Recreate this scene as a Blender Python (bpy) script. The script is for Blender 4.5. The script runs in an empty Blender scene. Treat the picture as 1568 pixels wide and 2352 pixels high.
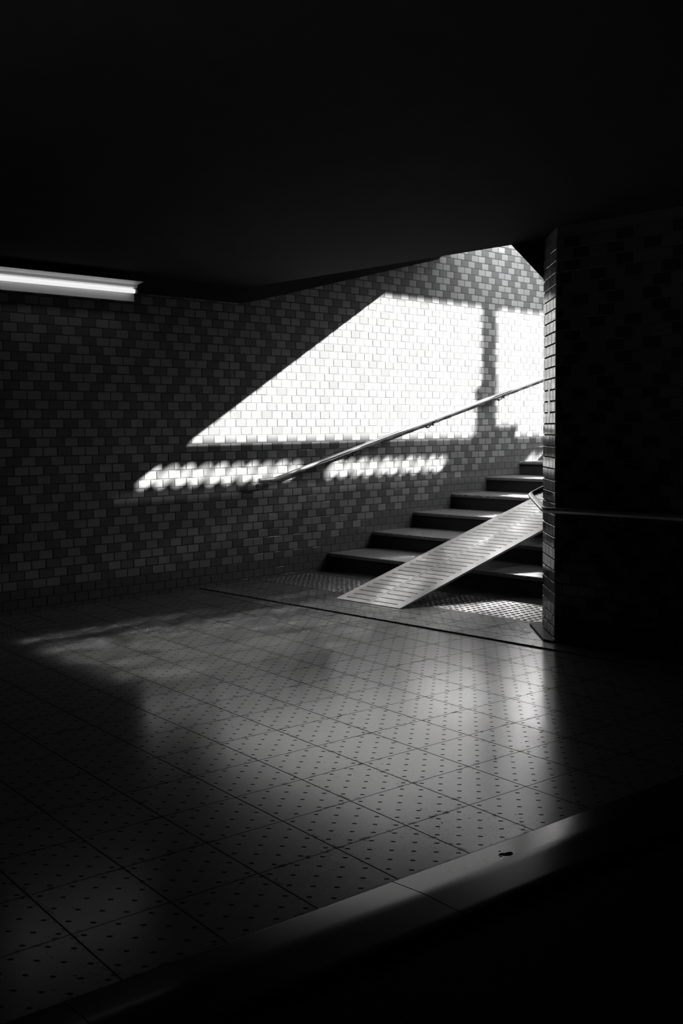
import bpy, bmesh, math, random
from mathutils import Vector, Matrix

random.seed(7)
C = bpy.context.scene
COL = C.collection
R = math.radians

# ------------------------------------------------------------------ camera, world, sun, exposure
SK = 0.1017153                      # the floor paving grid is turned by this angle against stairs and walls
CAM_H = 1.345611
YAW, PITCH, ROLL = 0.9025647 - SK, -0.0626634, -0.0085669
FPX, PPY = 2393.29, 1132.56

SUN_STRENGTH = 48.0
SKY_STRENGTH = 12.5
TUBE_STRENGTH = 0.85
EXPOSURE = 0.0

fw = Vector((math.cos(YAW) * math.cos(PITCH), math.sin(YAW) * math.cos(PITCH), math.sin(PITCH)))
rt = Vector((math.sin(YAW), -math.cos(YAW), 0))
up = rt.cross(fw)
rt2 = rt * math.cos(ROLL) + up * math.sin(ROLL)
up2 = up * math.cos(ROLL) - rt * math.sin(ROLL)
cd = bpy.data.cameras.new('camera')
cam = bpy.data.objects.new('camera', cd)
COL.objects.link(cam)
cam.matrix_world = Matrix(((rt2.x, up2.x, -fw.x, 0), (rt2.y, up2.y, -fw.y, 0), (rt2.z, up2.z, -fw.z, CAM_H), (0, 0, 0, 1)))
cd.sensor_fit = 'VERTICAL'
cd.sensor_height = 36.0
cd.sensor_width = 24.0
cd.lens = FPX / 2352 * 36
cd.shift_y = -(1176 - PPY) / 2352
cd.clip_start = 0.02
cd.clip_end = 200
C.camera = cam

w = bpy.data.worlds.new('world'); C.world = w; w.use_nodes = True
bg = w.node_tree.nodes['Background']
bg.inputs[0].default_value = (0.98, 0.99, 1.0, 1)
bg.inputs[1].default_value = SKY_STRENGTH

def wfv(a, n, z=0.0):               # world x runs along the stairs, world y towards the left wall
    return Vector((a, n, z))
def to_grid(a, n, z=0.0):           # world -> floor paving grid
    return Vector((math.cos(SK) * a - math.sin(SK) * n, math.sin(SK) * a + math.cos(SK) * n, z))
def from_grid(x, y, z=0.0):
    return Vector((math.cos(SK) * x + math.sin(SK) * y, -math.sin(SK) * x + math.cos(SK) * y, z))

SW, SN = 1.66, 0.97                 # horizontal run of the sun's rays per metre of fall
sd = bpy.data.lights.new('sun', 'SUN')
sd.energy = SUN_STRENGTH; sd.angle = R(0.53); sd.color = (1, 0.995, 0.985)
sun = bpy.data.objects.new('sun', sd); COL.objects.link(sun)
sun.location = (20, 0, 15)
sun.rotation_euler = wfv(-SW, SN, -1).to_track_quat('-Z', 'Y').to_euler()

C.view_settings.view_transform = 'Standard'
C.view_settings.look = 'None'
C.view_settings.gamma = 1
C.view_settings.use_curve_mapping = False
C.view_settings.exposure = EXPOSURE
C.cycles.blur_glossy = 0.0
C.cycles.caustics_reflective = True
C.cycles.max_bounces = 8
C.cycles.diffuse_bounces = 4
C.cycles.glossy_bounces = 4
C.cycles.sample_clamp_indirect = 0.0
C.cycles.use_guiding = True
C.cycles.use_surface_guiding = True
C.cycles.use_denoising = True

# ------------------------------------------------------------------ measurements (metres)
D = 7.0947                          # left wall
TW, TH = 0.117214, 0.069712         # wall tile pitch
WA = 5.37                           # right front wall plane
WB = 5.663                          # far end of the chamfered corner
NA, NB = 3.653, 3.946               # near and far edge of the chamfered corner
CE = 2.54                           # underpass ceiling
COVER_W, COVER_Z = 8.39, 3.20       # far lower edge of the sloping stair cover
LZ = 0.009                          # stair landing level
SZ = 0.017                          # level the treads are counted from
SN0, TR, RH = 6.70, 0.60, 0.155     # first nosing, tread, riser
NSTEP = 20

# ------------------------------------------------------------------ node helper
class NT:
    def __init__(s, name):
        s.m = bpy.data.materials.new(name); s.m.use_nodes = True
        s.t = s.m.node_tree; s.p = s.t.nodes['Principled BSDF']
    def n(s, t, **k):
        x = s.t.nodes.new(t)
        for a, b in k.items(): setattr(x, a, b)
        return x
    def put(s, sock, v):
        if isinstance(v, (int, float)): sock.default_value = v
        elif isinstance(v, tuple): sock.default_value = v
        else: s.t.links.new(v, sock)
    def ma(s, op, a, b=0.0, c=0.0, clamp=False):
        x = s.n('ShaderNodeMath', operation=op); x.use_clamp = clamp
        s.put(x.inputs[0], a); s.put(x.inputs[1], b); s.put(x.inputs[2], c)
        return x.outputs[0]
    def xyz(s):
        tc = s.n('ShaderNodeTexCoord'); sp = s.n('ShaderNodeSeparateXYZ')
        s.t.links.new(tc.outputs['Object'], sp.inputs[0])
        s.co = tc.outputs['Object']
        return sp.outputs
    def noise(s, scale, detail=2.0, rough=0.5, vec=None, stretch=None):
        x = s.n('ShaderNodeTexNoise')
        x.inputs['Scale'].default_value = scale; x.inputs['Detail'].default_value = detail
        x.inputs['Roughness'].default_value = rough
        v = vec or s.co
        if stretch:
            mp = s.n('ShaderNodeMapping'); mp.inputs['Scale'].default_value = stretch
            s.t.links.new(v, mp.inputs[0]); v = mp.outputs[0]
        s.t.links.new(v, x.inputs['Vector'])
        return x.outputs[0]
    def step(s, v, lo, hi):         # smooth ramp 0..1
        x = s.n('ShaderNodeMapRange', interpolation_type='SMOOTHSTEP')
        s.put(x.inputs[0], v); s.put(x.inputs[1], lo); s.put(x.inputs[2], hi)
        return x.outputs[0]
    def mix(s, f, a, b):
        return s.ma('ADD', s.ma('MULTIPLY', a, s.ma('SUBTRACT', 1.0, f)), s.ma('MULTIPLY', b, f))
    def grey(s, v):
        x = s.n('ShaderNodeCombineColor')
        for i in range(3): s.put(x.inputs[i], v)
        return x.outputs[0]
    def color(s, v):
        if isinstance(v, (int, float)): s.p.inputs['Base Color'].default_value = (v, v, v, 1)
        else: s.t.links.new(s.grey(v), s.p.inputs['Base Color'])
    def set(s, **k):
        for a, b in k.items(): s.put(s.p.inputs[a.replace('_', ' ')], b)
    def bump(s, h, strength=0.3, dist=0.002):
        x = s.n('ShaderNodeBump'); x.inputs['Strength'].default_value = strength
        x.inputs['Distance'].default_value = dist
        s.t.links.new(h, x.inputs['Height']); s.t.links.new(x.outputs[0], s.p.inputs['Normal'])

def simple(name, g, rough=0.6, metal=0.0, noise_scale=0, amp=0.3, bump=0.0, spec=0.5):
    s = NT(name); s.xyz()
    if noise_scale:
        nz = s.noise(noise_scale, 5, 0.6)
        s.color(s.ma('MULTIPLY', g, s.ma('ADD', 1 - amp / 2, s.ma('MULTIPLY', nz, amp))))
        if bump: s.bump(nz, bump, 0.004)
    else: s.color(g)
    s.set(Roughness=rough, Metallic=metal)
    s.p.inputs['Specular IOR Level'].default_value = spec
    return s.m

def tile_mat(name, g, rough):
    s = NT(name); x, y, z = s.xyz()
    at = s.n('ShaderNodeAttribute', attribute_name='tone', attribute_type='GEOMETRY').outputs['Fac']
    nz = s.noise(22, 4, 0.6)
    b = s.ma('MULTIPLY', g, s.ma('ADD', 0.92, s.ma('MULTIPLY', at, 0.12)))
    b = s.ma('MULTIPLY', b, s.ma('ADD', 0.92, s.ma('MULTIPLY', nz, 0.16)))
    # lime streaks that have run down from two cracks
    for wc, wd in ((5.58, 0.03), (9.66, 0.05)):
        wob = s.ma('MULTIPLY', s.ma('SUBTRACT', s.noise(3.0, 3, 0.6, stretch=(0.0, 0.0, 1.0)), 0.5), 0.16)
        d = s.ma('ABSOLUTE', s.ma('SUBTRACT', s.ma('SUBTRACT', x, wc), wob))
        m = s.ma('MULTIPLY', s.step(d, wd, wd * 0.2), s.step(s.noise(60, 3, 0.7), 0.46, 0.6))
        m = s.ma('MULTIPLY', m, s.step(z, 0.75, 1.0))
        b = s.mix(s.ma('MULTIPLY', m, 0.35 if wc < 6 else 0.16), b, 0.6)
    s.color(b)
    s.set(Roughness=s.ma('ADD', rough, s.ma('MULTIPLY', nz, 0.06)))
    return s.m

def paving_mat(name, ox, oy, T, g, dots=True, rough=0.185, dirt=1.0, joint_a=0.0023, joint_b=0.0017):
    s = NT(name); x, y, z = s.xyz()
    fs = []
    for c, o in ((x, ox), (y, oy)):
        fs.append(s.ma('FRACT', s.ma('DIVIDE', s.ma('SUBTRACT', o, c), T)))
    wob = s.ma('MULTIPLY', s.ma('SUBTRACT', s.noise(90, 2, 0.7), 0.5), 0.0012)
    j = []
    for f, jw in zip(fs, (joint_a, joint_b)):
        dd = s.ma('SUBTRACT', 0.5, s.ma('ABSOLUTE', s.ma('SUBTRACT', f, 0.5)))   # distance to joint, in tiles
        dd = s.ma('ADD', dd, wob)
        j.append((s.step(dd, jw / T * 1.7, jw / T * 0.6), dd))
    joint = s.ma('MAXIMUM', j[0][0], j[1][0])
    near = s.ma('MINIMUM', j[0][1], j[1][1])
    nz = s.noise(2.2, 5, 0.65)
    fine = s.noise(120, 3, 0.7)
    mid = s.noise(30, 4, 0.7)
    speck = s.ma('MULTIPLY', s.step(fine, 0.60, 0.66), s.step(nz, 0.45, 0.62))
    edge = s.ma('MULTIPLY', s.step(near, 0.07, 0.0), s.step(mid, 0.52, 0.60))
    blot = s.ma('MULTIPLY', s.step(mid, 0.63, 0.70), s.step(nz, 0.44, 0.58))
    dirtm = s.ma('MULTIPLY', s.ma('MAXIMUM', s.ma('MAXIMUM', speck, s.ma('MULTIPLY', edge, s.step(nz, 0.4, 0.55))), blot), dirt)
    dark = s.ma('MAXIMUM', joint, s.ma('MULTIPLY', dirtm, 0.85))
    h = s.ma('MULTIPLY', joint, -1.0)
    if dots:
        c6 = [s.ma('MULTIPLY', f, 6.0) for f in fs]
        fl = [s.ma('FLOOR', c) for c in c6]
        lc = [s.ma('SUBTRACT', s.ma('FRACT', c), 0.5) for c in c6]
        # stubs run square to the diagonal of the tile
        u = s.ma('MULTIPLY', s.ma('SUBTRACT', lc[0], lc[1]), 0.7071)
        v = s.ma('MULTIPLY', s.ma('ADD', lc[0], lc[1]), 0.7071)
        v4 = s.ma('POWER', s.ma('ABSOLUTE', s.ma('DIVIDE', v, 0.105)), 4.0)
        u4 = s.ma('POWER', s.ma('ABSOLUTE', s.ma('DIVIDE', u, 0.165)), 4.0)
        d = s.ma('ADD', u4, v4)
        par = s.ma('MODULO', s.ma('ADD', fl[0], fl[1]), 2.0)
        dot = s.ma('MULTIPLY', s.step(d, 1.5, 0.5), s.step(par, 0.4, 0.6))
        dark = s.ma('MAXIMUM', dark, s.ma('MULTIPLY', dot, 0.93))
        h = s.ma('ADD', h, s.ma('MULTIPLY', dot, -0.8))
    base = s.ma('MULTIPLY', g, s.ma('ADD', 0.82, s.ma('MULTIPLY', nz, 0.36)))
    base = s.ma('MULTIPLY', base, s.ma('ADD', 0.9, s.ma('MULTIPLY', fine, 0.2)))
    s.color(base)
    s.set(Roughness=s.ma('ADD', rough - 0.04, s.ma('MULTIPLY', mid, 0.08)))
    s.p.inputs['Specular IOR Level'].default_value = 0.6
    df = s.n('ShaderNodeBsdfDiffuse'); df.inputs[0].default_value = (0.014, 0.014, 0.014, 1)   # dirt and recesses: dull
    mx = s.n('ShaderNodeMixShader'); out = s.t.nodes['Material Output']
    s.t.links.new(s.ma('MINIMUM', dark, 1.0), mx.inputs[0])
    s.t.links.new(s.p.outputs[0], mx.inputs[1]); s.t.links.new(df.outputs[0], mx.inputs[2])
    s.t.links.new(mx.outputs[0], out.inputs[0])
    return s.m

M = dict(
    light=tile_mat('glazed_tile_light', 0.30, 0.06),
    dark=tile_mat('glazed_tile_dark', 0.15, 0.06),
    shaded_light=tile_mat('glazed_tile_light_shaded', 0.10, 0.12),  # darkened copies of both wall tiles: shade on the front wall put into colour
    shaded_dark=tile_mat('glazed_tile_dark_shaded', 0.035, 0.12),
    grout=simple('grout', 0.085, 0.95, noise_scale=40, amp=0.8, bump=0.3),
    floor=paving_mat('underpass_paving', 2.902, 3.7776, 0.30, 0.175),
    landing=paving_mat('landing_paving', 5.83, 4.255, 0.30, 0.175, dirt=1.2),
    band=paving_mat('edge_band_paving', 5.43, 4.32, 0.30, 0.19, rough=0.18, dirt=0.8),
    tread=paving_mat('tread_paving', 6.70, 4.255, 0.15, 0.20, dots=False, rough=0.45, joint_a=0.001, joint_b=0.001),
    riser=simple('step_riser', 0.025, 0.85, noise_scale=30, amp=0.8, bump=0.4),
    granite=simple('kerb_granite', 0.03, 0.16, noise_scale=120, amp=0.35, spec=0.08),
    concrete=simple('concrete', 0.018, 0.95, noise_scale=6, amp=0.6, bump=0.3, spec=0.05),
    unlit_floor=simple('black_unlit_floor', 0.012, 0.95, noise_scale=60, amp=0.6, bump=0.3, spec=0.05),  # near-black colour standing in for the unlit floor beyond the kerb
    outside=simple('street_concrete', 0.12, 0.9, noise_scale=3, amp=0.3),
    steel=simple('stainless_steel', 0.72, 0.24, 0.9, noise_scale=60, amp=0.15),
    rail=simple('satin_steel', 0.9, 0.33, 0.85, noise_scale=60, amp=0.1),
    bracket=simple('dark_bracket_steel', 0.22, 0.35, 1.0),
    ramp=simple('ramp_grey_metal', 0.56, 0.65, 0.0, noise_scale=14, amp=0.22, bump=0.03),
    panel=simple('painted_steel', 0.3, 0.5),
    white=simple('lamp_white_enamel', 0.92, 0.4),
    lampcap=simple('lamp_socket_plastic', 0.08, 0.5),
    dome=simple('tactile_tile', 0.16, 0.30, noise_scale=25, amp=0.5, bump=0.05, spec=0.6),
    plinth=simple('dark_plinth', 0.02, 0.6),
    gum=simple('dried_spill', 0.006, 0.95, spec=0.0),
)
s = NT('lamp_tube_glow'); s.color(0.8); s.set(Roughness=0.4)
s.p.inputs['Emission Color'].default_value = (1, 1, 1, 1)
s.p.inputs['Emission Strength'].default_value = TUBE_STRENGTH
M['tube'] = s.m

# ------------------------------------------------------------------ mesh helpers
class MB:
    def __init__(s): s.v = []; s.f = []; s.mi = []
    def add(s, vs, fs, mi=0):
        b = len(s.v); s.v += [tuple(v) for v in vs]
        s.f += [tuple(b + i for i in f) for f in fs]; s.mi += [mi] * len(fs)
    def box(s, x0, x1, y0, y1, z0, z1, mi=0):
        s.add([(x0, y0, z0), (x1, y0, z0), (x1, y1, z0), (x0, y1, z0), (x0, y0, z1), (x1, y0, z1), (x1, y1, z1), (x0, y1, z1)],
              [(0, 3, 2, 1), (4, 5, 6, 7), (0, 1, 5, 4), (1, 2, 6, 5), (2, 3, 7, 6), (3, 0, 4, 7)], mi)
    def prism(s, poly, a, b, axis, mi=0):
        """extrude a 2D polygon along axis 0/1/2 between a and b"""
        def P(p, t):
            q = list(p); q.insert(axis, t); return q
        n = len(poly)
        s.add([P(p, a) for p in poly] + [P(p, b) for p in poly],
              [tuple(range(n)), tuple(range(2 * n - 1, n - 1, -1))] + [(i, i + n, (i + 1) % n + n, (i + 1) % n) for i in range(n)], mi)
    def tube(s, pts, r, seg=20, caps=True, mi=0):
        pts = [Vector(p) for p in pts]; rings = []
        prev = None
        for i, p in enumerate(pts):
            a = (pts[i] - pts[i - 1]).normalized() if i else (pts[1] - pts[0]).normalized()
            b = (pts[i + 1] - pts[i]).normalized() if i < len(pts) - 1 else a
            t = (a + b).normalized()
            if prev is None:
                ref = Vector((0, 0, 1)) if abs(t.z) < 0.9 else Vector((1, 0, 0))
                u = t.cross(ref).normalized()
            else: u = (prev - t * prev.dot(t)).normalized()
            prev = u; v = t.cross(u)
            rr = r[i] if isinstance(r, (list, tuple)) else r
            k = 1 / max(0.5, a.dot(t)) if len(pts) > 2 else 1
            rings.append([p + (u * math.cos(2 * math.pi * j / seg) + v * math.sin(2 * math.pi * j / seg)) * rr for j in range(seg)])
        vs = [q for ring in rings for q in ring]; fs = []
        for i in range(len(rings) - 1):
            for j in range(seg):
                k = (j + 1) % seg
                fs.append((i * seg + j, i * seg + k, (i + 1) * seg + k, (i + 1) * seg + j))
        if caps:
            fs.append(tuple(range(seg - 1, -1, -1))); fs.append(tuple((len(rings) - 1) * seg + j for j in range(seg)))
        s.add(vs, fs, mi)

def tag(o, label=None, cat=None, group=None, kind=None):
    for k, v in (('label', label), ('category', cat), ('group', group), ('kind', kind)):
        if v: o[k] = v
    return o

def build(name, mb, mats, parent=None, rot=True, smooth=False, loc=None):
    me = bpy.data.meshes.new(name)
    me.from_pydata(mb.v, [], mb.f)
    for m in (mats if isinstance(mats, list) else [mats]): me.materials.append(m)
    me.polygons.foreach_set('material_index', mb.mi)
    me.update()
    bm = bmesh.new(); bm.from_mesh(me); bmesh.ops.recalc_face_normals(bm, faces=bm.faces); bm.to_mesh(me); bm.free()
    if smooth:
        for p in me.polygons: p.use_smooth = True
        me.set_sharp_from_angle(angle=R(35))
    o = bpy.data.objects.new(name, me); COL.objects.link(o)
    if parent is not None: o.parent = parent
    elif not rot: o.rotation_euler = (0, 0, -SK)
    if loc: o.location = loc if rot else from_grid(*loc)
    return o

def struct(name, mb, mats, **k):
    o = build(name, mb, mats, **k); o['kind'] = 'structure'; return o

def empty(name, loc=(0, 0, 0), rz=None):
    o = bpy.data.objects.new(name, None); COL.objects.link(o)
    o.empty_display_size = 0.1
    o.location = wfv(*loc); o.rotation_euler = (0, 0, rz or 0)
    return o

def fillet(pts, rad, n=6):
    pts = [Vector(p) for p in pts]; out = [pts[0]]
    for i in range(1, len(pts) - 1):
        a = (pts[i - 1] - pts[i]); b = (pts[i + 1] - pts[i])
        ra = min(rad, a.length * 0.45, b.length * 0.45)
        p0 = pts[i] + a.normalized() * ra; p1 = pts[i] + b.normalized() * ra
        for k in range(n + 1):
            t = k / n
            out.append(p0 * (1 - t) ** 2 + pts[i] * 2 * t * (1 - t) + p1 * t ** 2)
    out.append(pts[-1]); return out

# ------------------------------------------------------------------ tiled walls: every tile is its own little glazed block
def wall_tiles(name, origin, udir, ndir, ulen, keep, dark_rule, backing, phase=0.0, k0=0, k1=50, depth=0.0017, u_off=0.0, kmod=0, rmul=1.0, mats=('light', 'dark')):
    """origin: (a, n) of u = 0; udir/ndir: 2D unit vectors (along the wall / out of the wall)."""
    mb = MB(); tone = []
    ox, oy = origin
    def P(u, z, d): return (ox + udir[0] * u + ndir[0] * d, oy + udir[1] * u + ndir[1] * d, z)
    bx = backing(mb, P)
    tone += [0.5] * len(mb.f)
    hw, hh, e = 0.1090 / 2, 0.0610 / 2, min(0.0012, depth * 0.6)
    rnd = random.Random(11)
    for k in range(k0, k1):
        zc = k * TH
        half = 0.5 if k % 2 == 0 else 0.0
        i0 = int((u_off) / TW) - 2
        for i in range(i0, int((u_off + ulen) / TW) + 3):
            uc = (i + half - 0.1) * TW - u_off      # u_off: wall coordinate of u = 0
            l, r = uc - hw, uc + hw
            if r < 0.004 or l > ulen - 0.004: continue
            l = max(l, 0.001); r = min(r, ulen - 0.001)
            if not keep(uc, zc): continue
            dk = dark_rule(i, k + kmod, uc + u_off, zc)
            b, t = zc - hh, zc + hh
            j = [rnd.uniform(-0.00016, 0.00016) * rmul for _ in range(3)]
            bow = 0.0
            f = [P(l + e, b + e, depth + j[0] + j[1] + j[2]), P(r - e, b + e, depth + j[0] - j[1] + j[2]), P(r - e, t - e, depth - j[0] - j[1] + j[2]), P(l + e, t - e, depth - j[0] + j[1] + j[2])]
            q = [P(l, b, depth - e), P(r, b, depth - e), P(r, t, depth - e), P(l, t, depth - e)]
            g = [P(l, b, 0), P(r, b, 0), P(r, t, 0), P(l, t, 0)]
            mb.add(g + q + f, [(8, 9, 10, 11)] + [(4 + a, 4 + (a + 1) % 4, 8 + (a + 1) % 4, 8 + a) for a in range(4)] + [(a, (a + 1) % 4, 4 + (a + 1) % 4, 4 + a) for a in range(4)], 2 if dk else 1)
            tone += [rnd.random()] * 9
    me = bpy.data.meshes.new(name); me.from_pydata(mb.v, [], mb.f)
    for m in (M['grout'], M[mats[0]], M[mats[1]]): me.materials.append(m)
    me.polygons.foreach_set('material_index', mb.mi)
    at = me.attributes.new('tone', 'FLOAT', 'FACE'); at.data.foreach_set('value', tone)
    me.update()
    bm = bmesh.new(); bm.from_mesh(me); bmesh.ops.recalc_face_normals(bm, faces=bm.faces); bm.to_mesh(me); bm.free()
    o = bpy.data.objects.new(name, me); COL.objects.link(o); o['kind'] = 'structure'
    return o

def pattern(i, k, wpos=None, z=None):
    if k % 2 == 0:
        return (i % 2 == 0) if k % 4 == 0 else (i % 2 == 1)
    return ((i - (1 if k % 8 in (1, 3) else 0)) % 3) == 0

def left_rule(i, k, wp, z):
    q = math.floor((wp + 0.02) / 0.3) * 0.3
    lim = max(0.18, 0.10 + 0.155 * (q + 0.15 - 5.95) / 0.6)
    if z < lim: return True
    return pattern(i, k)

def top_of_stairs(a):
    if a < SN0: return 0.0
    return SZ + RH * (int((a - SN0) / TR) + 1)

def keep_left(u, z):
    a = u - 3.0
    if z < top_of_stairs(a - 0.3) - 0.2: return False
    if a < 5.73: return z < 2.46
    if a < COVER_W - 0.1: return z < 2.41 + (a - 5.73) * 0.25 + 0.06
    return True

def back_left(mb, P):
    mb.box(-3.0, 20.5, D, D + 0.25, -0.2, 5.9, 0)
wall_tiles('wall_left', (-3.0, D), (1, 0), (0, -1), 15.5, keep_left, left_rule, back_left, u_off=-3.0, k0=0, k1=54, rmul=2.6)

# right front wall (faces the camera side), running from the chamfered corner towards and past the camera
def keep_front(u, z): return z < 2.5
def back_front(mb, P): mb.box(WA, WA + 0.25, -4.0, NA, -0.2, CE + 0.1, 0)
wall_tiles('wall_right', (WA, NA), (0, -1), (-1, 0), 6.5, keep_front, lambda i, k, a, z: z < 0.2 or pattern(i, k), back_front, k0=0, k1=37, mats=('shaded_light', 'shaded_dark'))
# chamfered corner
c45 = math.sqrt(0.5)
def back_ch(mb, P):
    mb.prism([(WA, NA), (WB, NB), (WB + 0.3, NB), (WB + 0.3, NA - 0.25), (WA + 0.25, NA - 0.25), (WA + 0.25, NA)], -0.2, CE + 0.1, 2, 0)
wall_tiles('wall_corner', (WB, NB), (-c45, -c45), (-c45, c45), math.hypot(WB - WA, NB - NA), keep_front, lambda i, k, a, z: z < 0.1 or ((i * 7 + k * 3) % 5 == 0), back_ch, k0=0, k1=37, depth=0.008)
# right stair wall
def keep_sr(u, z): return z > top_of_stairs(WB + u) - 0.05 and z < min(0, 2.3 + 0.25 * u)
def back_sr(mb, P):
    mb.box(WB + 0.3, 20.5, NB - 0.35, NB, -0.2, 4.05, 0)
    mb.box(WB, WB + 0.3, NB - 0.05, NB, -0.2, 4.05, 0)
wall_tiles('wall_stair', (WB, NB), (1, 0), (0, 1), 6.0, keep_sr, lambda i, k, a, z: pattern(i, k), back_sr, k0=0, k1=56)

# ------------------------------------------------------------------ floor, ceiling, closing walls
mb = MB()       # paving up to the landing edge, laid on the world grid: clip by the landing line
def xw(wv, y): return (wv - y * math.sin(SK)) / math.cos(SK)     # grid x of the line "along = wv" at grid y
def slab(pts, z0=-0.2, z1=0.0):
    n = len(pts); m = MB()
    m.add([(p[0], p[1], z1) for p in pts] + [(p[0], p[1], z0) for p in pts],
          [tuple(range(n)), tuple(range(2 * n - 1, n - 1, -1))] + [(i, i + n, (i + 1) % n + n, (i + 1) % n) for i in range(n)])
    return m
e1, p0 = to_grid(5.205, D), to_grid(-3.2, D)
KY0, KY1 = 1.960, 2.272
mb = slab([(xw(5.205, KY1), KY1), e1, p0, (xw(-3.2, KY1), KY1)])
struct('floor', mb, M['floor'], rot=False)
b0, b1 = to_grid(-3.2, -4.2), to_grid(5.205, -4.2)
mb = slab([(xw(5.205, KY0), KY0), (xw(-3.2, KY0), KY0), b0, b1])
struct('floor_near', mb, M['unlit_floor'], rot=False)


mb = MB()       # slightly raised stair landing
mb.prism([(5.366, -0.2), (5.366, LZ), (5.83, LZ), (5.83, -0.2)], NB - 0.6, D, 1)
mb.box(5.83, 6.43, NB, D, -0.2, LZ - 0.021)
mb.box(6.43, 6.70, NB, D, -0.2, LZ)
struct('floor_landing', mb, M['landing'])
mb = MB()       # band of cut pavers along the landing edge
mb.prism([(5.205, -0.2), (5.205, LZ - 0.003), (5.208, LZ), (5.360, LZ), (5.3625, LZ - 0.003), (5.3625, -0.2)], -4.2, D, 1)
struct('trim_3', mb, M['band'])

mb = MB()
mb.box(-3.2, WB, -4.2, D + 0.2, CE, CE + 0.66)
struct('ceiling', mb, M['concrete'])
mb = MB()       # haunch in the corner between ceiling and left wall, then climbing with the stairs
def hx(a, zw, zc):  # cross-section triangle at distance a
    return [(a, D + 0.01, zw), (a, D - (zc - zw), zc + 0.01), (a, D + 0.01, zc + 0.01)]
secs = [hx(-3.2, 2.41, CE), hx(5.70, 2.41, CE), hx(5.80, 2.43, 2.60), hx(COVER_W - 0.10, 3.055, 3.18), hx(COVER_W - 0.03, 3.10, 3.19)]
for s0, s1 in zip(secs, secs[1:]):
    mb.add(s0 + s1, [(0, 1, 4, 3), (1, 2, 5, 4), (2, 0, 3, 5)])
mb.add(secs[0], [(0, 1, 2)]); mb.add(secs[-1], [(0, 1, 2)])
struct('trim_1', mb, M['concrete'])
mb = MB()       # haunch over the chamfered corner
mb.prism([(NB - 0.01, 2.27), (NB + 0.275, CE + 0.01), (NB - 0.01, CE + 0.01)], WB, WB + 0.02, 0)
a0 = [(WB + 0.02, NB - 0.01, 2.27), (WB + 0.02, NB + 0.275, CE + 0.01), (WB + 0.02, NB - 0.01, CE + 0.01)]
a1 = [(COVER_W, NB - 0.01, 2.95), (COVER_W, NB + 0.25, COVER_Z), (COVER_W, NB - 0.01, COVER_Z)]
mb.add(a0 + a1, [(0, 1, 4, 3), (1, 2, 5, 4), (2, 0, 3, 5), (0, 2, 1), (3, 4, 5)])
struct('trim_2', mb, M['concrete'])
mb = MB()       # sloping cover over the foot of the stairs
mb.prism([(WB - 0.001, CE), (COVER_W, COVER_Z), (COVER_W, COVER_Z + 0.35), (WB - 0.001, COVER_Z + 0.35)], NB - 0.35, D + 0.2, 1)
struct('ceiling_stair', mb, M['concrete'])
mb = MB(); mb.box(-3.45, -3.2, -4.2, D + 0.25, -0.2, CE + 0.66); struct('wall_back', mb, M['concrete'])
mb = MB(); mb.box(-3.45, WA + 0.25, -4.45, -4.2, -0.2, CE + 0.66); struct('wall_rear', mb, M['concrete'])

# ------------------------------------------------------------------ street level above: what shapes the sunlight
mb = MB()
mb.box(-3.45, 24, -14, NB - 0.35, 3.2, 3.3)
mb.box(SN0 + TR * NSTEP, 24, NB - 0.35, D + 0.3, 0.0, SZ + RH * NSTEP + 0.001)
struct('floor_street', mb, M['outside'])
mb = MB()
mb.box(8.0, 21.0, 3.90, D + 0.4, 5.916, 6.15)
struct('ceiling_canopy', mb, M['outside'])
mb = MB(); mb.box(16.2, 20.45, 3.84, 3.895, 4.05, 5.916); mb.box(20.4, 20.6, 3.84, D + 0.25, 0, 5.916); mb.box(7.9, 8.35, 3.84, 3.895, 4.05, 5.916)  # unseen walls added to cut the sky light reaching the far left wall
struct('wall_light_block', mb, M['outside'])

KW, KZ = 5.380, 3.242               # displacement of the sun from the parapet plane to the left wall
def shp(wpos, z): return (wpos + KW, z + KZ)
cu = bpy.data.curves.new('parapet_panel', 'CURVE'); cu.dimensions = '2D'; cu.fill_mode = 'BOTH'; cu.extrude = 0.004
def spl(pts):
    sp = cu.splines.new('POLY'); sp.points.add(len(pts) - 1)
    for q, p in zip(sp.points, pts): q.co = (p[0], p[1], 0, 1)
    sp.use_cyclic_u = True
spl([(8.0, 4.055), (20.39, 4.055), (20.39, 4.40), (8.0, 4.40)])
def slot(w0):
    bx_, bz_ = shp(w0, 0.927); tx_, tz_ = shp(w0 + 0.105, 0.996)
    dx, dz = tx_ - bx_, tz_ - bz_; L = math.hypot(dx, dz); ux, uz = dx / L, dz / L; r = 0.047; pts = []
    for k in range(11):
        a = math.pi * k / 10
        pts.append((tx_ + r * (math.cos(a) * uz + math.sin(a) * ux), tz_ + r * (-math.cos(a) * ux + math.sin(a) * uz)))
    for k in range(11):
        a = math.pi * k / 10
        pts.append((bx_ + r * (-math.cos(a) * uz - math.sin(a) * ux), bz_ + r * (math.cos(a) * ux - math.sin(a) * uz)))
    spl(pts)
for i in range(10): slot(4.675 + 0.170 * i)
for i in range(10): slot(6.735 + 0.170 * i)
for i in range(10): slot(9.865 + 0.170 * i)
co = bpy.data.objects.new('tmp', cu); COL.objects.link(co)
dg = bpy.context.evaluated_depsgraph_get()
pm = bpy.data.meshes.new_from_object(co.evaluated_get(dg)); bpy.data.objects.remove(co)
pm.materials.clear(); pm.materials.append(M['panel'])
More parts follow.
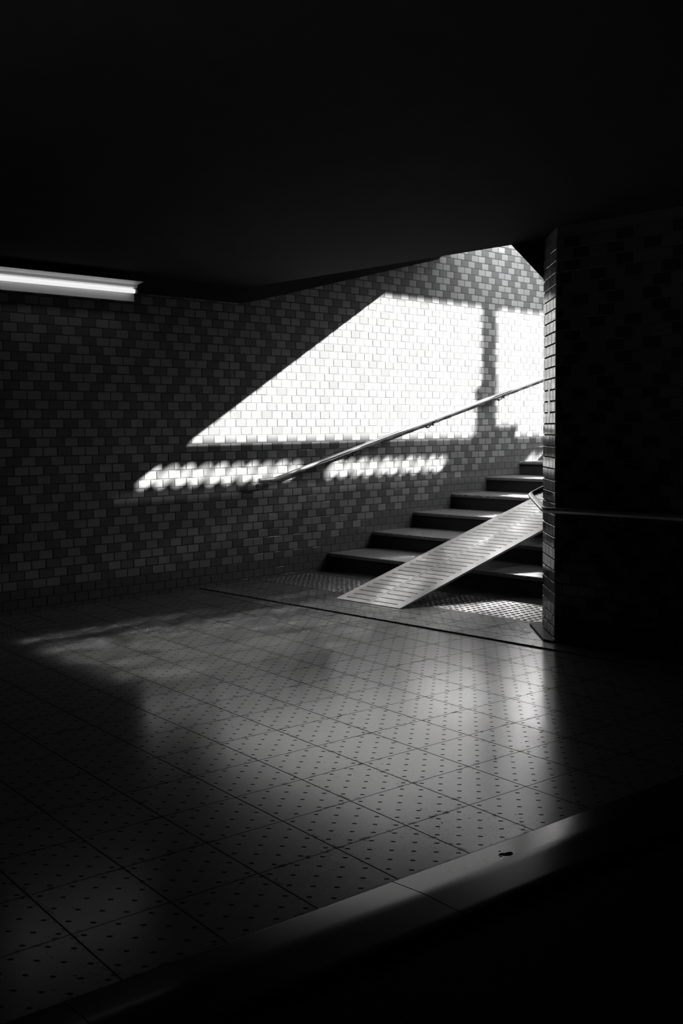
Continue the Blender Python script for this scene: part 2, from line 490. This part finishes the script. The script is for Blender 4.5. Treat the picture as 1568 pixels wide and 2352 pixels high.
# the panel stands upright: curve x -> along stairs, curve y -> up
pm.transform(Matrix(((1, 0, 0, 0), (0, 0, -1, 3.946), (0, 1, 0, 0), (0, 0, 0, 1))))
parapet = empty('stair_parapet', (14.0, 3.92, 4.05))
tag(parapet, 'steel parapet with slanted slots at street level beside the stairwell', 'parapet')
inv = Matrix.Translation((-14.0, -3.92, -4.05))
def part(name, mb, mats, root, org, **k):
    mb.v = [(v[0] - org[0], v[1] - org[1], v[2] - org[2]) for v in mb.v]
    return build(name, mb, mats, parent=root, **k)
pm.transform(inv)
po = bpy.data.objects.new('slotted_panel', pm); COL.objects.link(po); po.parent = parapet
ORG = (14.0, 3.92, 4.05)
mb = MB(); mb.box(8.36, 20.39, 3.90, 3.95, 4.36, 4.480); part('coping', mb, M['panel'], parapet, ORG)
for a, b in ((10.14, 10.323), (14.458, 14.668), (18.8, 18.983)):
    mb = MB(); mb.box(a, b, 3.90, 3.95, 4.48, 5.914); part('post', mb, M['panel'], parapet, ORG)
mb = MB(); mb.prism([(14.37, 4.48), (14.35, 5.0), (14.38, 5.04), (14.472, 5.10), (14.472, 4.48)], 3.90, 3.95, 1)
mb.prism([(14.24, 4.48), (14.31, 4.505), (14.35, 4.56), (14.37, 4.66), (14.37, 4.48)], 3.90, 3.95, 1)
part('bracket_plate', mb, M['panel'], parapet, ORG)
mb = MB(); mb.prism([(14.655, 4.48), (14.655, 4.604), (15.06, 4.604), (15.01, 4.48)], 3.94, 3.95, 1); part('base_block', mb, M['panel'], parapet, ORG)

# ------------------------------------------------------------------ staircase
st = empty('staircase', (SN0, 5.5, 0))
tag(st, 'wide concrete stair flight climbing beside the tiled wall, under the metal ramp', 'stairs')
SO = (SN0, 5.5, 0)
rr = random.Random(3)
for n in range(1, NSTEP + 1):
    a = SN0 + TR * (n - 1); top = SZ + RH * n
    mb = MB()
    ys = [NB]; 
    while ys[-1] < D - 1e-6: ys.append(min(D, ys[-1] + (rr.uniform(0.015, 0.06) if n <= 6 else 0.6)))
    # nosing with slightly worn, chipped edge
    vs = []; N_ = len(ys)
    prof = []
    for y in ys:
        c = 0.004 + (rr.random() ** 6) * 0.012
        prof.append([(a, y, top - RH if n > 1 else 0.0), (a, y, top - 0.035), (a - 0.012, y, top - 0.03), (a - 0.012 , y, top - c), (a - 0.012 + c, y, top), (a + TR, y, top)])
    vs = [q for p_ in prof for q in p_]
    m = len(prof[0]); fs = []
    for i in range(N_ - 1):
        for j in range(m - 1): fs.append((i * m + j, (i + 1) * m + j, (i + 1) * m + j + 1, i * m + j + 1))
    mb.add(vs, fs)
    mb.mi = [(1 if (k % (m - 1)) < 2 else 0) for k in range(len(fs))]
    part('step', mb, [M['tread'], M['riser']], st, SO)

# ------------------------------------------------------------------ tactile paving
mb = MB()
T0, T1 = 5.835, 6.425
cols = int((D - NB) / 0.3) + 1
for i in range(2):
    for j in range(cols):
        x0 = T0 + 0.297 * i; y1 = D - 0.003 - 0.3 * j; y0 = max(NB + 0.003, y1 - 0.297)
        if y1 - y0 < 0.02: continue
        mb.box(x0, x0 + 0.294, y0, y1, LZ - 0.02, LZ)
        for p in range(5):
            for q in range(5):
                cx = x0 + 0.147 + (p - 2) * 0.058; cy = y1 - 0.15 - (q - 2) * 0.058
                if cy < y0 + 0.02: continue
                n = 10; vs = []; 
                for (r_, h_) in ((0.0165, 0.0), (0.0125, 0.004), (0.010, 0.005)):
                    vs += [(cx + r_ * math.cos(2 * math.pi * k / n), cy + r_ * math.sin(2 * math.pi * k / n), LZ + h_) for k in range(n)]
                fs = [(k + l * n, (k + 1) % n + l * n, (k + 1) % n + (l + 1) * n, k + (l + 1) * n) for l in range(2) for k in range(n)]
                fs.append(tuple(2 * n + k for k in range(n)))
                mb.add(vs, fs)
tp = build('tactile_paving', mb, M['dome'], smooth=False)
tag(tp, 'strip of tactile paving with rows of raised domes before the first step', 'tactile paving')

# ------------------------------------------------------------------ granite kerb in the foreground (laid on the floor grid)
KO = Vector((2.0, 2.11, 0))
def kerb_stone(x0, x1):
    prof = [(2.271, -0.1), (2.270, 0.0045), (2.266, 0.0062), (2.2655, 0.00625), (2.262, 0.0066), (2.20, 0.01204), (2.162, 0.01537), (2.152, 0.01615), (2.142, 0.01680), (2.132, 0.01730), (2.122, 0.01762), (2.112, 0.01778), (2.102, 0.0178), (2.0, 0.0178), (1.968, 0.0178), (1.962, 0.016), (1.961, -0.1)]
    mb = MB(); mb.prism(prof, x0, x1, 0)
    cx = (x0 + x1) / 2
    mb.v = [(v[0] - cx, v[1] - 2.11, v[2]) for v in mb.v]
    return mb, cx
labels = {
    0: 'pale granite kerb stone with a small dark spill mark on top',
    1: 'grey granite kerb stone in the foreground, left of the joint beside the stained stone',
    2: 'dim granite kerb stone at the lower left end of the row',
    3: 'shadowed granite kerb stone at the right end of the row, beside the dark wall'}
xs = [(1.971, 3.30), (0.95, 1.967), (-0.1, 0.946), (3.304, 4.7)]
for i, (x0, x1) in enumerate(xs):
    mb, cx = kerb_stone(x0, x1)
    k = build('kerb_stone', mb, M['granite'], rot=False, loc=(cx, 2.11, 0), smooth=True)
    tag(k, labels[i], 'kerb', 'granite kerb stones across the foreground')
    if i == 0:
        sp = MB()
        for (dx, dy, rx, ry) in ((0, 0, 0.020, 0.014), (-0.014, 0.011, 0.012, 0.010), (0.002, 0.036, 0.004, 0.003), (-0.032, 0.0, 0.004, 0.004)):
            n = 18
            px, py = 2.365 - cx + dx, 2.175 - 2.11 + dy
            vs = []
            for q in range(n):
                a = 2 * math.pi * q / n; f = 1 + 0.10 * math.sin(3 * a + dx * 90)
                X, Y = px + rx * f * math.cos(a), py + ry * f * math.sin(a)
                zz = 0.0066 + (2.262 - (Y + 2.11)) * 0.0877 + 0.0005
                vs.append((X, Y, zz))
            sp.add(vs, [tuple(range(n))])
        so = build('spill_mark', sp, M['gum'], parent=k)

# ------------------------------------------------------------------ metal ramp over the stairs
RS = 0.25                           # slope
RW0, RZ0 = 5.60, LZ + 0.004
RN0, RN1 = 5.168, 5.842
SLW = 0.0742
RLEN = 7.2
ca, sa = math.cos(math.atan(RS)), math.sin(math.atan(RS))
ramp = empty('wheel_ramp', (RW0, 5.505, RZ0))
tag(ramp, 'grey metal wheel ramp with two rows of slots lying over the stairs', 'ramp')
def RP(t, n, d=0.0):                # t horizontal run from the foot, n, d thickness down (local to ramp root)
    return (t + d * sa, n - 5.505, RS * t - d * ca)
slot_rows = ((5.240, 5.488), (5.532, 5.782))
seg_len = SLW * 14
nseg = 6
for sgi in range(nseg):
    t0 = 0.0 if sgi == 0 else 0.02 + sgi * seg_len
    t1 = 0.02 + (sgi + 1) * seg_len - 0.002
    mb = MB()
    # cell grid: columns across n, rows along t; slots left open through the plate
    tcuts = [t0]; hole = []
    k = 0
    while True:
        a = 0.02 + sgi * seg_len + SLW * k + 0.029; b = a + 0.0115
        if b > t1 - 0.005: break
        tcuts += [a, b]; k += 1
    tcuts.append(t1)
    ncuts = [RN0, slot_rows[0][0], slot_rows[0][1], slot_rows[1][0], slot_rows[1][1], RN1]
    TH_ = 0.0045
    for i in range(len(tcuts) - 1):
        for j in range(5):
            if i % 2 == 1 and j in (1, 3): continue
            ta, tb, na, nb = tcuts[i], tcuts[i + 1], ncuts[j], ncuts[j + 1]
            v = [RP(ta, na), RP(tb, na), RP(tb, nb), RP(ta, nb), RP(ta, na, TH_), RP(tb, na, TH_), RP(tb, nb, TH_), RP(ta, nb, TH_)]
            mb.add(v, [(0, 1, 2, 3), (7, 6, 5, 4), (0, 4, 5, 1), (1, 5, 6, 2), (2, 6, 7, 3), (3, 7, 4, 0)])
    build('deck_plate', mb, M['ramp'], parent=ramp)
for n0, n1, nm in ((RN0 - 0.004, RN0, 'edge_strip'), (RN1, RN1 + 0.004, 'edge_strip')):
    mb = MB(); t0, t1 = 0.015, RLEN * 0.875
    v = [RP(t0, n0, -0.001), RP(t1, n0, -0.001), RP(t1, n1, -0.001), RP(t0, n1, -0.001), RP(t0, n0, 0.012), RP(t1, n0, 0.030), RP(t1, n1, 0.030), RP(t0, n1, 0.012)]
    mb.add(v, [(0, 1, 2, 3), (7, 6, 5, 4), (0, 4, 5, 1), (1, 5, 6, 2), (2, 6, 7, 3), (3, 7, 4, 0)])
    build(nm, mb, M['ramp'], parent=ramp)
mb = MB()       # raised seam between the two rows
v = [RP(0.03, 5.508, -0.0015), RP(6.2, 5.508, -0.0015), RP(6.2, 5.512, -0.0015), RP(0.03, 5.512, -0.0015), RP(0.03, 5.508, 0.001), RP(6.2, 5.508, 0.001), RP(6.2, 5.512, 0.001), RP(0.03, 5.512, 0.001)]
mb.add(v, [(0, 1, 2, 3), (7, 6, 5, 4), (0, 4, 5, 1), (1, 5, 6, 2), (2, 6, 7, 3), (3, 7, 4, 0)])
build('centre_seam', mb, M['ramp'], parent=ramp)
for n in range(4, 10):              # feet standing on the treads
    t = SN0 + TR * (n - 1) + 0.25 - RW0
    zt = SZ + RH * n - RZ0
    zr = RS * t - 0.006
    for yy in (RN0 + 0.10, RN1 - 0.10):
        mb = MB(); mb.box(t - 0.02, t + 0.02, yy - 5.505 - 0.02, yy - 5.505 + 0.02, zt, zr)
        build('leg', mb, M['bracket'], parent=ramp)

# ------------------------------------------------------------------ left handrail on the tiled wall
HN = D - 0.078
hr = empty('handrail', (5.80, HN, 0.89))
tag(hr, 'long steel handrail climbing the left tiled wall through the sunlit patch', 'handrail')
HO = (5.80, HN, 0.89)
def rail_z(a): return 0.897 + (a - 5.98) * 0.2460
pts = fillet([(5.80, HN, 0.892), (5.98, HN, 0.896), (14.5, HN, rail_z(14.5))], 0.03)
mb = MB(); mb.tube(pts, 0.0185, 24)
pr = part('rail', mb, M['steel'], hr, HO, smooth=True)
mb = MB(); mb.tube([(5.792, HN, 0.892), (5.796, HN, 0.892), (5.802, HN, 0.892)], [0.013, 0.0175, 0.0187], 24)
part('end_cap', mb, M['steel'], hr, HO, smooth=True)
for a in (5.86, 7.05, 8.22, 9.42, 10.6, 11.8, 13.0):
    z = 0.892 if a < 5.98 else rail_z(a)
    sl = 0 if a < 5.98 else 0.246
    mb = MB()
    mb.tube([(a, D - 0.001, z - 0.055), (a, D - 0.009, z - 0.055)], 0.027, 20)
    br = part('bracket', mb, M['bracket'], hr, HO, smooth=True)
    mb = MB()
    arm = fillet([(a, D - 0.008, z - 0.055), (a, D - 0.058, z - 0.055), (a, HN, z - 0.020)], 0.02)
    mb.tube(arm, 0.0065, 12)
    mb.prism([(a - 0.045, z - 0.045 * sl - 0.0215), (a + 0.045, z + 0.045 * sl - 0.0215), (a + 0.045, z + 0.045 * sl - 0.0175), (a - 0.045, z - 0.045 * sl - 0.0175)], HN - 0.008, HN + 0.008, 1)
    mb.v = [(v[0] - HO[0], v[1] - HO[1], v[2] - HO[2]) for v in mb.v]
    arm_o = build('arm', mb, M['bracket'], parent=br)

# ------------------------------------------------------------------ handrail wrapping the chamfered corner
RO = (5.30, 3.69, 0.83)
h2 = empty('handrail', RO)
tag(h2, 'short bent steel handrail wrapping around the tiled corner above the ramp', 'handrail')
pts = fillet([(5.295, 0.9, 0.836), (5.295, 3.690, 0.834), (5.617, 4.022, 0.897), (13.0, 4.022, 0.897 + (13.0 - 5.617) * 0.246)], 0.035, 8)
mb = MB(); mb.tube(pts, 0.0172, 24); part('rail', mb, M['rail'], h2, RO, smooth=True)
def br2(p, q):
    mb = MB(); d = (Vector(q) - Vector(p)); d.z = 0; d.normalize()
    mb.tube([q, Vector(q) - d * 0.008], 0.027, 18)
    b = part('bracket', mb, M['bracket'], h2, RO, smooth=True)
    mb = MB(); mb.tube(fillet([Vector(q) - d * 0.006, Vector((p[0], p[1], q[2])) + d * 0.015, (p[0], p[1], p[2] - 0.016)], 0.015), 0.0065, 12)
    part('arm', mb, M['bracket'], b, RO, smooth=True)
for n in (3.2, 2.0, 1.0): br2((5.295, n, 0.835), (WA - 0.004, n, 0.78))
for a in (5.9, 7.1, 8.3, 9.5): br2((a, 4.022, 0.897 + (a - 5.617) * 0.246), (a, NB + 0.004, 0.897 + (a - 5.617) * 0.246 - 0.055))

# ------------------------------------------------------------------ thin vertical strip on the chamfered corner
cs = empty('cover_strip', (0, 0, 0))
mb = MB()
def CP(t, d, z): return (WA + c45 * t - c45 * d, NA + c45 * t + c45 * d, z)      # t along the chamfer, d out of it
for z0, z1, t, hw_, d1 in ((1.405, 1.615, 0.205, 0.028, 0.0092),):
    mb.add([CP(t - hw_, 0.008, z0), CP(t + hw_, 0.008, z0), CP(t + hw_, d1, z0), CP(t - hw_, d1, z0), CP(t - hw_, 0.008, z1), CP(t + hw_, 0.008, z1), CP(t + hw_, d1, z1), CP(t - hw_, d1, z1)],
           [(0, 3, 2, 1), (4, 5, 6, 7), (0, 1, 5, 4), (1, 2, 6, 5), (2, 3, 7, 6), (3, 0, 4, 7)])
bpy.data.objects.remove(cs)
cs = build('cover_strip', mb, M['light'])
tag(cs, 'thin pale vertical strip fixed to the tiled corner above the handrail', 'strip')

# ------------------------------------------------------------------ dark plinth plate at the foot of the chamfered corner
mb = MB()
mb.prism([(WA - 0.0, NA + 0.09), (5.745, 4.115), (5.828, 4.115), (5.828, NB + 0.006), (WB + 0.004, NB + 0.006), (WA - 0.010, NA + 0.006)], LZ, LZ + 0.012, 2)
pl = build('corner_plinth', mb, M['plinth'])
tag(pl, 'low dark plinth at the foot of the tiled corner', 'plinth')

# ------------------------------------------------------------------ fluorescent wall light
LO = (3.92, 6.925, 2.415)
lf = empty('wall_light', LO)
tag(lf, 'lit fluorescent tube light with white reflector above the left tiled wall', 'light')
# local section axes: s runs up and away from the wall, o points down and out
def LS(a, s_, o_): return (a, -s_ * c45 - o_ * c45, s_ * c45 - o_ * c45)
A0, A1 = -0.62, 0.615
def strip(prof, a0, a1, th=0.0015, flare=0.0):
    mb = MB(); n = len(prof)
    for off in (0, th):
        pass
    vs = [LS(a0 - (flare if i in (0, n - 1) else 0), p[0], p[1]) for i, p in enumerate(prof)] + [LS(a1 + (flare if i in (0, n - 1) else 0), p[0], p[1]) for i, p in enumerate(prof)]
    vs += [LS(a0, p[0], p[1] - th) for p in prof] + [LS(a1, p[0], p[1] - th) for p in prof]
    fs = [(i, i + 1, n + i + 1, n + i) for i in range(n - 1)] + [(2 * n + i, 3 * n + i, 3 * n + i + 1, 2 * n + i + 1) for i in range(n - 1)]
    fs += [(0, n, 3 * n, 2 * n), (n - 1, 3 * n - 1, 4 * n - 1, 2 * n - 1)]
    mb.add(vs, fs); return mb
build('reflector', strip([(0.098, 0.012), (0.040, -0.022), (0.022, -0.012), (-0.022, -0.012), (-0.040, -0.022), (-0.098, 0.012)], A0, A1, flare=0.012), M['white'], parent=lf)
mb = MB()
sec = [(0.030, -0.026), (0.030, -0.100), (-0.030, -0.100), (-0.030, -0.026)]
vs = [LS(A0 + 0.02, *p) for p in sec] + [LS(A1 - 0.02, *p) for p in sec]
mb.add(vs, [(0, 1, 2, 3), (7, 6, 5, 4)] + [(i, i + 4, (i + 1) % 4 + 4, (i + 1) % 4) for i in range(4)])
build('housing', mb, M['white'], parent=lf)
mb = MB(); mb.tube([LS(-0.585, 0, 0.012), LS(0.585, 0, 0.012)], 0.0160, 24)
build('tube', mb, M['tube'], parent=lf, smooth=True)
for e_ in (-1, 1):
    mb = MB(); mb.tube([LS(e_ * 0.585, 0, 0.012), LS(e_ * 0.600, 0, 0.012), LS(e_ * 0.606, 0, 0.012)], [0.0162, 0.0162, 0.012], 24)
    build('tube_cap', mb, M['white'], parent=lf, smooth=True)
    mb = MB(); sec = [(0.012, 0.006), (0.015, -0.012), (-0.015, -0.012), (-0.012, 0.006)]
    a, b = (0.607, 0.622) if e_ > 0 else (-0.622, -0.607)
    vs = [LS(a, *p) for p in sec] + [LS(b, *p) for p in sec]
    mb.add(vs, [(0, 1, 2, 3), (7, 6, 5, 4)] + [(i, i + 4, (i + 1) % 4 + 4, (i + 1) % 4) for i in range(4)])
    build('socket', mb, M['lampcap'], parent=lf)
